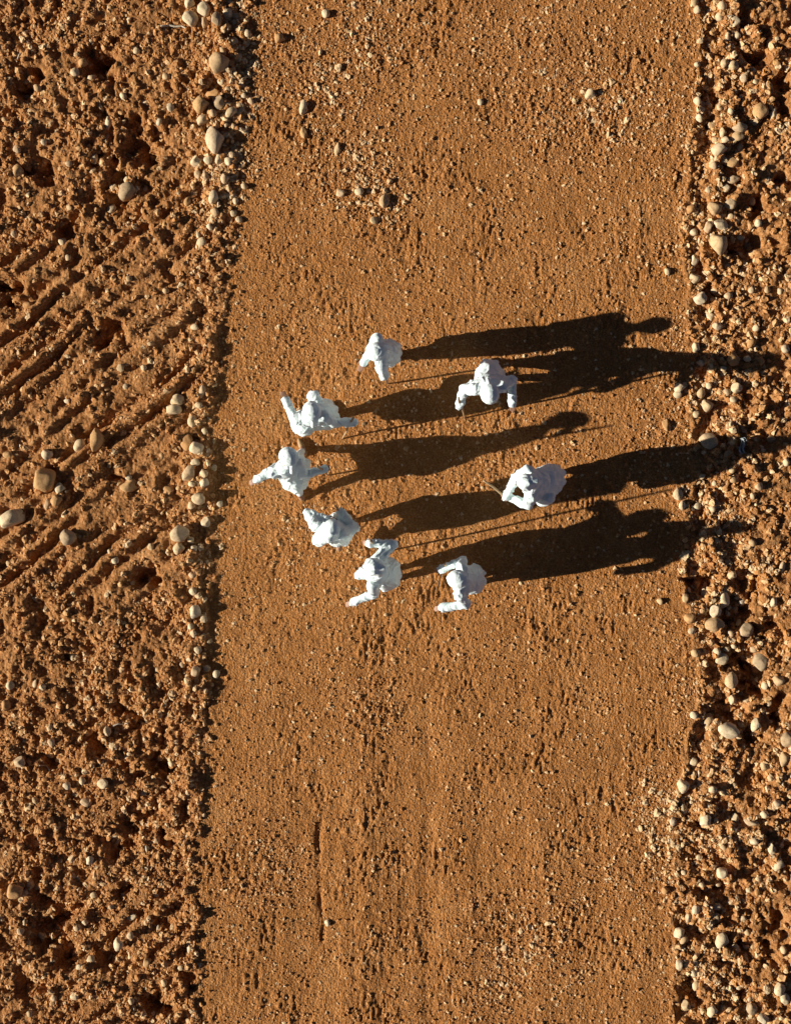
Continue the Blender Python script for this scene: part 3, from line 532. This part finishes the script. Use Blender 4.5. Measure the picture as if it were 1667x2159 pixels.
def hand(B, wrist, d, palm_n, side, grip):
    "palm, four fingers and a thumb; d = the way the hand points, side = +1/-1 which way the thumb leaves"
    d = d.normalized(); palm_n = (palm_n-d*palm_n.dot(d)).normalized(); ac = d.cross(palm_n).normalized()*side
    B.capsule(wrist-d*0.02, wrist+d*0.02, 0.027, 0.027)
    B.ell(wrist+d*0.055, ac, palm_n, d, 0.043, 0.018, 0.052)
    for k, (off, ln) in enumerate(((0.030, 0.075), (0.010, 0.083), (-0.011, 0.077), (-0.030, 0.060))):
        p = wrist+d*0.092+ac*off; ang = 0.35 if not grip else 1.05; cur = d
        for j, fr in enumerate((0.42, 0.33, 0.25)):
            a = ang*(0.5+0.5*j) if not grip else ang*(0.75+0.3*j)
            cur = (d*math.cos(a)+palm_n*math.sin(a)+ac*off*0.8).normalized() if j == 0 or not grip else (Matrix.Rotation(-ang*0.95*side, 3, ac) @ cur if False else (cur*math.cos(ang)+((palm_n if j == 1 else -d))*math.sin(ang))).normalized()
            q = p+cur*ln*fr; B.capsule(p, q, 0.0098-0.0008*j, 0.0092-0.0008*j, 8); p = q
    p = wrist+d*0.030+ac*0.030; t1 = p+(d*0.6+ac*0.75+palm_n*0.25).normalized()*0.038
    t2 = t1+(d*0.8+palm_n*(0.9 if grip else 0.3)).normalized()*0.032
    B.capsule(p, t1, 0.013, 0.0115, 8); B.capsule(t1, t2, 0.0115, 0.0095, 8)

def elbow(sh, ha, bend):
    "elbow point for an arm 0.30 + 0.27 long, pushed out towards bend"
    d = ha-sh; L = d.length; u, f = 0.30, 0.27
    if L >= (u+f)*0.995: ha = sh+d.normalized()*(u+f)*0.99; d = ha-sh; L = d.length
    a = (u*u-f*f+L*L)/(2*L); h = math.sqrt(max(u*u-a*a, 1e-6)); dn = d.normalized()
    b = (bend-dn*bend.dot(dn))
    if b.length < 1e-4: b = Vector((0, 0, -1))
    return sh+dn*a+b.normalized()*h, ha
def knee(hp, an, fwd):
    d = an-hp; L = d.length; u, f = 0.44, 0.43
    if L >= (u+f)*0.995: u = f = L/2*1.006
    a = (u*u-f*f+L*L)/(2*L); h = math.sqrt(max(u*u-a*a, 1e-6)); dn = d.normalized(); b = fwd-dn*fwd.dot(dn)
    return hp+dn*a+b.normalized()*h

def person(label, p):
    root = bpy.data.objects.new('person', None); COL.objects.link(root)
    base = (p['feet'][0]+p['feet'][1])/2; base = Vector((base.x, base.y, 0)); root.location = base
    root.empty_display_size = 0.3
    tag(root, label, 'person', 'people in white robes on the road')
    T = lambda v: v-base
    fwd = Vector((math.cos(p['face']), math.sin(p['face']), 0)); lat = Vector((-fwd.y, fwd.x, 0))     # lat = the person's left
    hip, chest, head = T(p['hip']), T(p['chest']), T(p['head'])
    spine = (chest-hip).normalized()
    sl, sr = chest+lat*0.175+spine*0.02, chest-lat*0.175+spine*0.02
    hl, hr = T(p['hands'][0]), T(p['hands'][1]); bl, br = p['bend']
    if not p['grip'][0]: hl = hl-(hl-sl).normalized()*0.10
    if not p['grip'][1]: hr = hr-(hr-sr).normalized()*0.10
    el, hl = elbow(sl, hl, bl); er, hr = elbow(sr, hr, br)
    fl, fr = T(p['feet'][0]), T(p['feet'][1])
    al, ar = fl+Z*0.085, fr+Z*0.085
    pl, pr = hip+lat*0.075-Z*0.05, hip-lat*0.075-Z*0.05
    kl, kr = knee(pl, al, fwd), knee(pr, ar, fwd)
    hd = (head-chest).normalized(); face = p.get('look', fwd); face = (face-hd*face.dot(hd)).normalized(); ear = hd.cross(face).normalized()
    # --- the body, one surface
    B = Build()
    B.ell(hip, lat, fwd, Z, 0.115, 0.09, 0.11)
    mid = (hip+chest)/2
    B.ell(mid, lat, spine.cross(lat), spine, 0.11, 0.085, 0.22)
    B.ell(chest-spine*0.06, lat, spine.cross(lat), spine, 0.14, 0.09, 0.16)
    B.capsule(sl, sr, 0.06, 0.06)
    B.capsule(chest, head-hd*0.06, 0.058, 0.052)
    B.ell(head, ear, face, hd, 0.078, 0.098, 0.115)
    B.ell(head+face*0.03-hd*0.065, ear, face, hd, 0.058, 0.062, 0.06)
    B.capsule(head+face*0.092+hd*0.01, head+face*0.112-hd*0.025, 0.010, 0.017, 8)
    for s in (-1, 1): B.ell(head+ear*0.078*s-face*0.005-hd*0.008, ear, face, hd, 0.012, 0.022, 0.032)
    for s, sh, e, h_ in ((1, sl, el, hl), (-1, sr, er, hr)):
        B.chain([sh, e, h_], [0.048, 0.038, 0.027])
        g = p['grip'][0 if s == 1 else 1]; dd = (h_-e).normalized()
        pn = Vector((0, 0, -1)) if abs(dd.z) < 0.8 else -lat*s
        hand(B, h_, dd, pn if not g else (pn+fwd*0.2).normalized(), s, g)
    for hpt, k, a, f in ((pl, kl, al, fl), (pr, kr, ar, fr)):
        B.chain([hpt, k, a], [0.066, 0.050, 0.036])
        B.capsule(a-Z*0.045-fwd*0.04, f+fwd*0.10+Z*0.028, 0.038, 0.030); B.capsule(a, f+fwd*0.05+Z*0.045, 0.04, 0.032)
        B.capsule(f+fwd*0.10+Z*0.028, f+fwd*0.155+Z*0.02, 0.032, 0.020)
    link('body', fuse(B, 'body', M_SKIN, 0.0075, 2, 0.3), root)
    # --- face
    for s in (-1, 1):
        E = Build(); E.ell(head+face*0.089+ear*0.030*s+hd*0.012, ear, face, hd, 0.012, 0.008, 0.007, 10, 8); link('eye', E.mesh('eye', M_DARK), root)
        E = Build(); E.capsule(head+face*0.093+ear*0.018*s+hd*0.030, head+face*0.082+ear*0.045*s+hd*0.031, 0.005, 0.004, 8); link('eyebrow', E.mesh('eyebrow', M_DARK), root)
    E = Build(); E.capsule(head+face*0.092+ear*0.02-hd*0.058, head+face*0.092-ear*0.02-hd*0.058, 0.0075, 0.0075, 8); link('mouth', E.mesh('mouth', M_LIP), root)
    # --- trousers and slippers
    B = Build()
    B.ell(hip-Z*0.02, lat, fwd, Z, 0.165, 0.135, 0.14)
    for hpt, k, a in ((pl, kl, al), (pr, kr, ar)): B.chain([hpt, k, a+(k-a).normalized()*0.06], [0.10, 0.074, 0.052])
    sd = random.random()*40
    fold = lambda c, n: 0.010*mnoise.noise(Vector((c.x*9+sd, c.y*9, c.z*14)))+0.005*mnoise.noise(c*26)
    link('trousers', fuse(B, 'trousers', M_ROBE, 0.016, 3, None, fold), root)
    for f in (fl, fr):
        B = Build(); B.capsule(f-fwd*0.045+Z*0.022, f+fwd*0.10+Z*0.02, 0.043, 0.040, 12); B.capsule(f+fwd*0.07+Z*0.035, f+fwd*0.165+Z*0.022, 0.044, 0.024, 12)
        me = B.mesh('slipper', M_LEATHER); o = link('slipper', me, root)
    # --- the robe
    B = Build()
    r_hem = p.get('hem_r', 0.25)-0.115; z_hem = p.get('hem', 0.28)+0.06
    hemc = T(p['hemc']) if 'hemc' in p else Vector(((fl.x+fr.x)/2, (fl.y+fr.y)/2, 0))
    hemc = Vector((hemc.x, hemc.y, z_hem)); sep = (fl-fr); sep = Vector((sep.x, sep.y, 0)); sl_ = min(sep.length, 0.5); sd_ = sep.normalized() if sl_ > 1e-3 else lat
    top = hip+spine*0.14; rings = []; n = 44; ph = random.uniform(0, 6.28); k1, k2 = random.choice((7, 8, 9)), random.choice((12, 13, 15))
    for i in range(15):
        t = i/14.0; c = top.lerp(hemc, t); c = c+Z*0; ring = []
        if i == 0: pass
        for s in range(n):
            an = 2*math.pi*s/n; dr = fwd*math.cos(an)+lat*math.sin(an)
            rad = 0.138*(1-t)+r_hem*t + p.get('full', 0.055)*math.sin(t**0.8*math.pi)
            rad *= (0.92+0.10*abs(math.sin(an)))
            rad += t*abs(dr.dot(sd_))*sl_*0.30
            rad += t*(0.018*math.sin(k1*an+ph+1.5*t)+0.008*math.sin(k2*an+2*ph))
            ring.append(c+dr*rad+Z*(t*0.03*math.sin(2*an+ph)))
        rings.append(ring)
    B.loft(rings)
    up = spine.cross(lat)
    B.ell(mid, lat, up, spine, 0.155, 0.125, 0.27)
    B.ell(chest-spine*0.07, lat, up, spine, 0.18, 0.125, 0.20)
    B.capsule(sl, sr, 0.072, 0.072); B.capsule(chest, chest+hd*0.08, 0.09, 0.07)
    for sh, e, h_ in ((sl, el, hl), (sr, er, hr)):
        f = (h_-e).normalized(); B.chain([sh, e, h_+f*0.045], [0.076, 0.057, 0.050]); B.capsule(e-Z*0.02, h_+f*0.02-Z*0.015, 0.045, 0.052)
    for sg_, e, h_ in ((1, el, hl), (-1, er, hr)):        # cloth hanging between sleeve and flank
        side = mid+lat*0.10*sg_; low_ = hip+lat*0.10*sg_
        for q_ in p.get('wing', (0.0, 0.35, 0.7)):
            arm_pt = e.lerp((chest+lat*0.175*sg_), q_)-Z*0.02
            B.capsule(arm_pt, side.lerp(low_, 0.5-0.5*q_), 0.048, 0.07)
        B.capsule(e-Z*0.03, e.lerp(h_, 0.45)-Z*0.05, 0.06, 0.045)
    for (a, b, ra, rb) in p.get('drape', []): B.capsule(T(a), T(b), ra, rb)
    s2 = random.random()*60
    def fold2(c, n):
        q = Vector((c.x*11+s2, c.y*11, c.z*3.2)); w = mnoise.noise(c*4)*1.5
        a = max(0.0, 1-abs(mnoise.noise(q+Vector((w, 0, 0))))*4.5)
        e = max(0.0, 1-abs(mnoise.noise(Vector((c.x*7+c.z*9, c.y*7-s2, c.z*6+c.x*5))))*5)
        return 0.015*a+0.007*e+0.002*mnoise.noise(c*14)
    link('robe', fuse(B, 'robe', M_ROBE, 0.0125, 2, None, fold2), root)
    # --- headdress
    if p.get('hood'):
        B = Build(); back = -face
        B.ell(head+back*0.045+hd*0.03, ear, face, hd, 0.112, 0.118, 0.135)
        B.ell(head+back*0.10-hd*0.02, ear, face, hd, 0.10, 0.09, 0.13)
        B.chain([head+back*0.11+hd*0.06, head+back*0.19+hd*0.05], [0.07, 0.035])
        B.ell(chest+hd*0.08+back*0.03, lat, up, hd, 0.145, 0.12, 0.06)
        link('hood', fuse(B, 'hood', M_TURB, 0.012, 2, None, fold2), root)
    else:
        B = Build(); B.ell(head+hd*0.05-face*0.008, ear, face, hd, 0.095, 0.112, 0.105)
        pts = []; turns = 4.2; n = 90; tl = random.uniform(-.25, .25)
        for i in range(n):
            t = i/(n-1); an = t*turns*2*math.pi+ph
            rr_ = 0.102-0.040*t**1.6; hh = 0.035+0.075*t+0.03*math.sin(an+1)*tl*4*(1-t)
            pts.append(head-face*0.008+hd*hh+ear*(rr_*math.cos(an))+face*(1.16*rr_*math.sin(an)))
        for i in range(n-1): B.capsule(pts[i], pts[i+1], 0.024, 0.024, 8)
        tail = [pts[0], head-face*0.12-hd*0.02, head-face*0.15-hd*0.14]
        B.chain(tail, [0.03, 0.032, 0.026])
        B.ell(chest+hd*0.075, lat, up, hd, 0.115, 0.10, 0.045)
        link('turban', fuse(B, 'turban', M_TURB, 0.0072, 1, None, lambda c, n: 0.003*mnoise.noise(c*30)+0.003*mnoise.noise(Vector((c.x*10, c.y*10, c.z*40)))), root)
    return root

def stick(label, a, b, r=0.014):
    a = Vector(a); b = Vector(b); d = b-a; L = d.length; dn = d.normalized(); u = dn.orthogonal().normalized(); w = dn.cross(u)
    V = []; F = []; n = 14; sg = 9; ph = random.random()*6
    for i in range(n):
        t = i/(n-1); c = u*(0.012*math.sin(t*5+ph)*math.sin(math.pi*t))+w*(0.008*math.sin(t*9+ph)*math.sin(math.pi*t))+dn*(t*L)
        rad = r*(0.85+0.35*t)*(1+0.10*math.sin(t*31+ph))
        if i in (0, n-1): rad *= 0.8
        for s in range(sg):
            an = 2*math.pi*s/sg; V.append(c+u*(rad*math.cos(an))+w*(rad*math.sin(an)))
    for i in range(n-1):
        for s in range(sg): F.append((i*sg+s, i*sg+(s+1) % sg, (i+1)*sg+(s+1) % sg, (i+1)*sg+s))
    F.append(tuple(reversed(range(sg)))); F.append(tuple((n-1)*sg+s for s in range(sg)))
    me = bpy.data.meshes.new('wooden_stick'); me.from_pydata([tuple(v) for v in V], [], F); me.materials.append(M_WOOD)
    for q in me.polygons: q.use_smooth = True
    return tag(link('wooden_stick', me, None, a), label, 'stick', 'sticks carried by the people')
def along(a, b, t): return Vector(a).lerp(Vector(b), t)
LEFT, UP, DOWN, RIGHT = math.pi, math.pi/2, -math.pi/2, 0.0
def V3(x, y, z): return Vector((x, y, z))

# 1 topmost walker
sa, sb = W(818, 809, 0.0), W(806, 792, 1.25)
person('topmost person in white robe and round turban, at the head of the group', dict(
    face=math.radians(188), feet=(W(832, 757), W(836, 746)), hip=W(818, 746, .95), chest=W(800, 743, 1.38), head=W(793, 742, 1.60),
    hands=(along(sa, sb, .68)+V3(-.01, .03, 0), W(763, 770, 1.05)), bend=(V3(.2, -.6, -.8), V3(.1, .6, -1)), grip=(1, 0), hem=.22, hem_r=.225, full=.045, hemc=W(827, 745, .2), wing=(0.6,)))
stick('long wooden stick held upright by the topmost person', sa, sb)
# 2 left, one arm out to each side
sa, sb = W(722, 925, 0.0), W(745, 880, 1.20)
person('person in white robe with both arms flung wide, second from top at left', dict(
    face=math.radians(97), feet=(W(705, 872), W(697, 882)), hip=W(682, 877, .93), chest=W(656, 880, 1.36), head=W(657, 868, 1.58),
    hands=(W(598, 837, 1.22), along(sa, sb, .78)), bend=(V3(-.1, -.3, -1), V3(.2, -.3, -1)), grip=(0, 1), hem=.30, hem_r=.25, hemc=W(690, 878, .3),
    drape=[(W(672, 868, .8), W(662, 836, .85), .12, .085), (W(640, 890, 1.0), W(640, 893, .7), .16, .17)]))
stick('wooden stick held behind the person with arms flung wide', sa, sb)
# 3 leftmost
sa, sb = W(692, 1002, 0.0), W(668, 982, 1.72)
person('leftmost person in creased white robe, striding with both arms out', dict(
    face=math.radians(112), feet=(W(640, 950), W(634, 1044)), hip=W(622, 1000, .92), chest=W(603, 986, 1.36), head=W(607, 965, 1.58),
    hands=(W(541, 1010, 1.0), along(sa, sb, .6)), bend=(V3(-.2, .1, -1), V3(.3, -.5, -1)), grip=(0, 1), hem=.34, hem_r=.22,
    drape=[(W(622, 1010, .9), W(625, 1026, .75), .13, .10)]))
stick('long wooden stick planted beside the leftmost person', sa, sb)
# 4 front right, bent forward towards the bottom
sa, sb = W(979, 881, 0.0), W(966, 838, 1.32)
person('person in white robe bending forward over a stick, upper right of group', dict(
    face=math.radians(-84), feet=(W(1052, 800), W(1036, 768)), hip=W(1030, 796, .97), chest=W(1029, 818, 1.38), head=W(1032, 830, 1.60),
    hands=(W(1085, 850, 1.0), along(sa, sb, .72)), bend=(V3(.5, .4, -.8), V3(-.5, .4, -.8)), grip=(0, 1), hem=.38, hem_r=.23, full=.05, hemc=W(1036, 786, .38),
    drape=[(W(1028, 786, .95), W(1027, 772, .80), .11, .07)]))
stick('short wooden stick leaned on by the forward-bending person', sa, sb)
# 5 right, crouched, both hands on a stick
sa, sb = W(1018, 1013, 1.0), W(1087, 1060, .80)
person('rightmost person, crouching in white robe with a stick in both hands', dict(
    face=math.radians(186), feet=(W(1168, 1018), W(1166, 998)), hip=W(1152, 1012, .88), chest=W(1116, 1020, 1.24), head=W(1104, 1018, 1.46),
    hands=(along(sa, sb, .80)+V3(.03, 0, 0), along(sa, sb, .62)+V3(.05, .0, .02)), bend=(V3(.2, -.6, -1), V3(-.2, .7, -.6)), grip=(1, 1), hem=.28, hem_r=.24, hood=True,
    drape=[(W(1150, 1045, .8), W(1144, 1052, .7), .12, .10), (W(1160, 1003, .75), W(1172, 999, .6), .12, .10)]))
stick('bare wooden stick gripped in front of the crouching person', sa, sb, 0.016)
# 6 lower left, one foot lifted
sa, sb = W(703, 1064, 1.05), W(735, 1098, .95)
person('person in white robe stooping with one foot lifted, lower left of group', dict(
    face=math.radians(75), feet=(W(722, 1104), W(717, 1150, .22)), hip=W(718, 1118, .92), chest=W(695, 1118, 1.34), head=W(700, 1108, 1.55),
    hands=(W(692, 1085, 1.2)+V3(.02, 0, 0), along(sa, sb, .62)), bend=(V3(-1, .1, -.2), V3(.4, .3, -1)), grip=(0, 1), hem=.34, hem_r=.24, full=.055, hemc=W(716, 1116, .34), hood=True,
    drape=[(W(690, 1125, 1.15), W(672, 1138, 1.0), .12, .085)]))
stick('small wooden stick in the hand of the stooping person at lower left', sa, sb, 0.012)
# 7 bottom left of the two lowest
sa, sb = W(805, 1165, 0.0), W(780, 1139, 1.78)
person('hooded person in white robe raising a tall stick, at the bottom of the group', dict(
    face=math.radians(170), feet=(W(833, 1218), W(830, 1198)), hip=W(812, 1207, .95), chest=W(790, 1207, 1.36), head=W(780, 1196, 1.58),
    hands=(W(744, 1274, 1.0), along(sa, sb, .76)), bend=(V3(.3, -.3, -.8), V3(1, .2, -.4)), grip=(0, 1), hem=.36, hem_r=.26, full=.065, wing=(0.7,), hemc=W(822, 1209, .3), hood=True,
    drape=[(W(775, 1205, 1.3), W(757, 1212, 1.25), .10, .06)]))
stick('tall wooden stick casting a thin shadow, held by the hooded person', sa, sb)
# 8 bottom right
sa, sb = W(922, 1243, .55), W(939, 1186, 1.2)
person('bottom right person in white robe with one elbow bent outwards', dict(
    face=math.radians(176), feet=(W(1010, 1226), W(1006, 1212)), hip=W(992, 1224, .95), chest=W(971, 1227, 1.37), head=W(964, 1222, 1.60),
    hands=(W(933, 1287, 1.05), along(sa, sb, .80)), bend=(V3(1, -.2, -.5), V3(.9, .5, -.4)), grip=(0, 1), hem=.26, hem_r=.245, full=.045, hemc=W(1002, 1217, .2), wing=(0.7,)))
stick('wooden stick tilted in front of the bottom right person', sa, sb, 0.013)

# ------------------------------------------------------------------ small things
def twig(label, pts, r):
    P = [Vector((*G(a, b), 0)) for a, b in pts]; B = Build(); c = P[0].copy(); c.z = hgt(c.x, c.y)
    for p in P: p.z = hgt(p.x, p.y)+0.03
    B.chain([p-c for p in P], [r*(1-0.5*i/len(P)) for i in range(len(P))])
    return tag(link('dry_twig', B.mesh('dry_twig', M_TWIG), None, c), label, 'twig')
twig('bleached dry twig lying left of the smooth round cobble', [(344, 59), (358, 55), (372, 57), (384, 56), (392, 60)], 0.016)
twig('thin pale twig on the rough ground near the top left corner', [(34, 128), (44, 118), (52, 109)], 0.009)
twig('pale twig lying in a hollow of the lower left ground', [(243, 1528), (253, 1524), (263, 1526), (271, 1523)], 0.010)
twig('bent pale twig left of the wide pale stone on the lower left ground', [(84, 1614), (94, 1618), (101, 1626), (108, 1633)], 0.010)
twig('curved pale twig beside the round cobbles at the top right', [(1532, 38), (1542, 36), (1551, 42), (1553, 52)], 0.012)
bm = bmesh.new(); bmesh.ops.create_grid(bm, x_segments=7, y_segments=14, size=1.0)
for v in bm.verts:
    k = v.co.copy(); v.co = Vector((k.x*0.05*(1-0.5*abs(k.y))+0.035*math.sin(k.y*2.4), k.y*0.11, 0.05+0.045*mnoise.noise(Vector((k.x*2, k.y*3, 4)))+0.03*math.sin(k.x*5+k.y*3)))
me = bpy.data.meshes.new('plastic_scrap'); bm.to_mesh(me); bm.free(); me.materials.append(M_SCRAP)
x, y = G(1563, 940); o = link('plastic_scrap', me, None, (x, y, hgt(x, y)+0.03)); o.rotation_euler = (0, 0, 0.25)
so = o.modifiers.new('thickness', 'SOLIDIFY'); so.thickness = 0.003
tag(o, 'crumpled pale blue-grey scrap in the shadowed rubble right of the angular boulder', 'scrap')
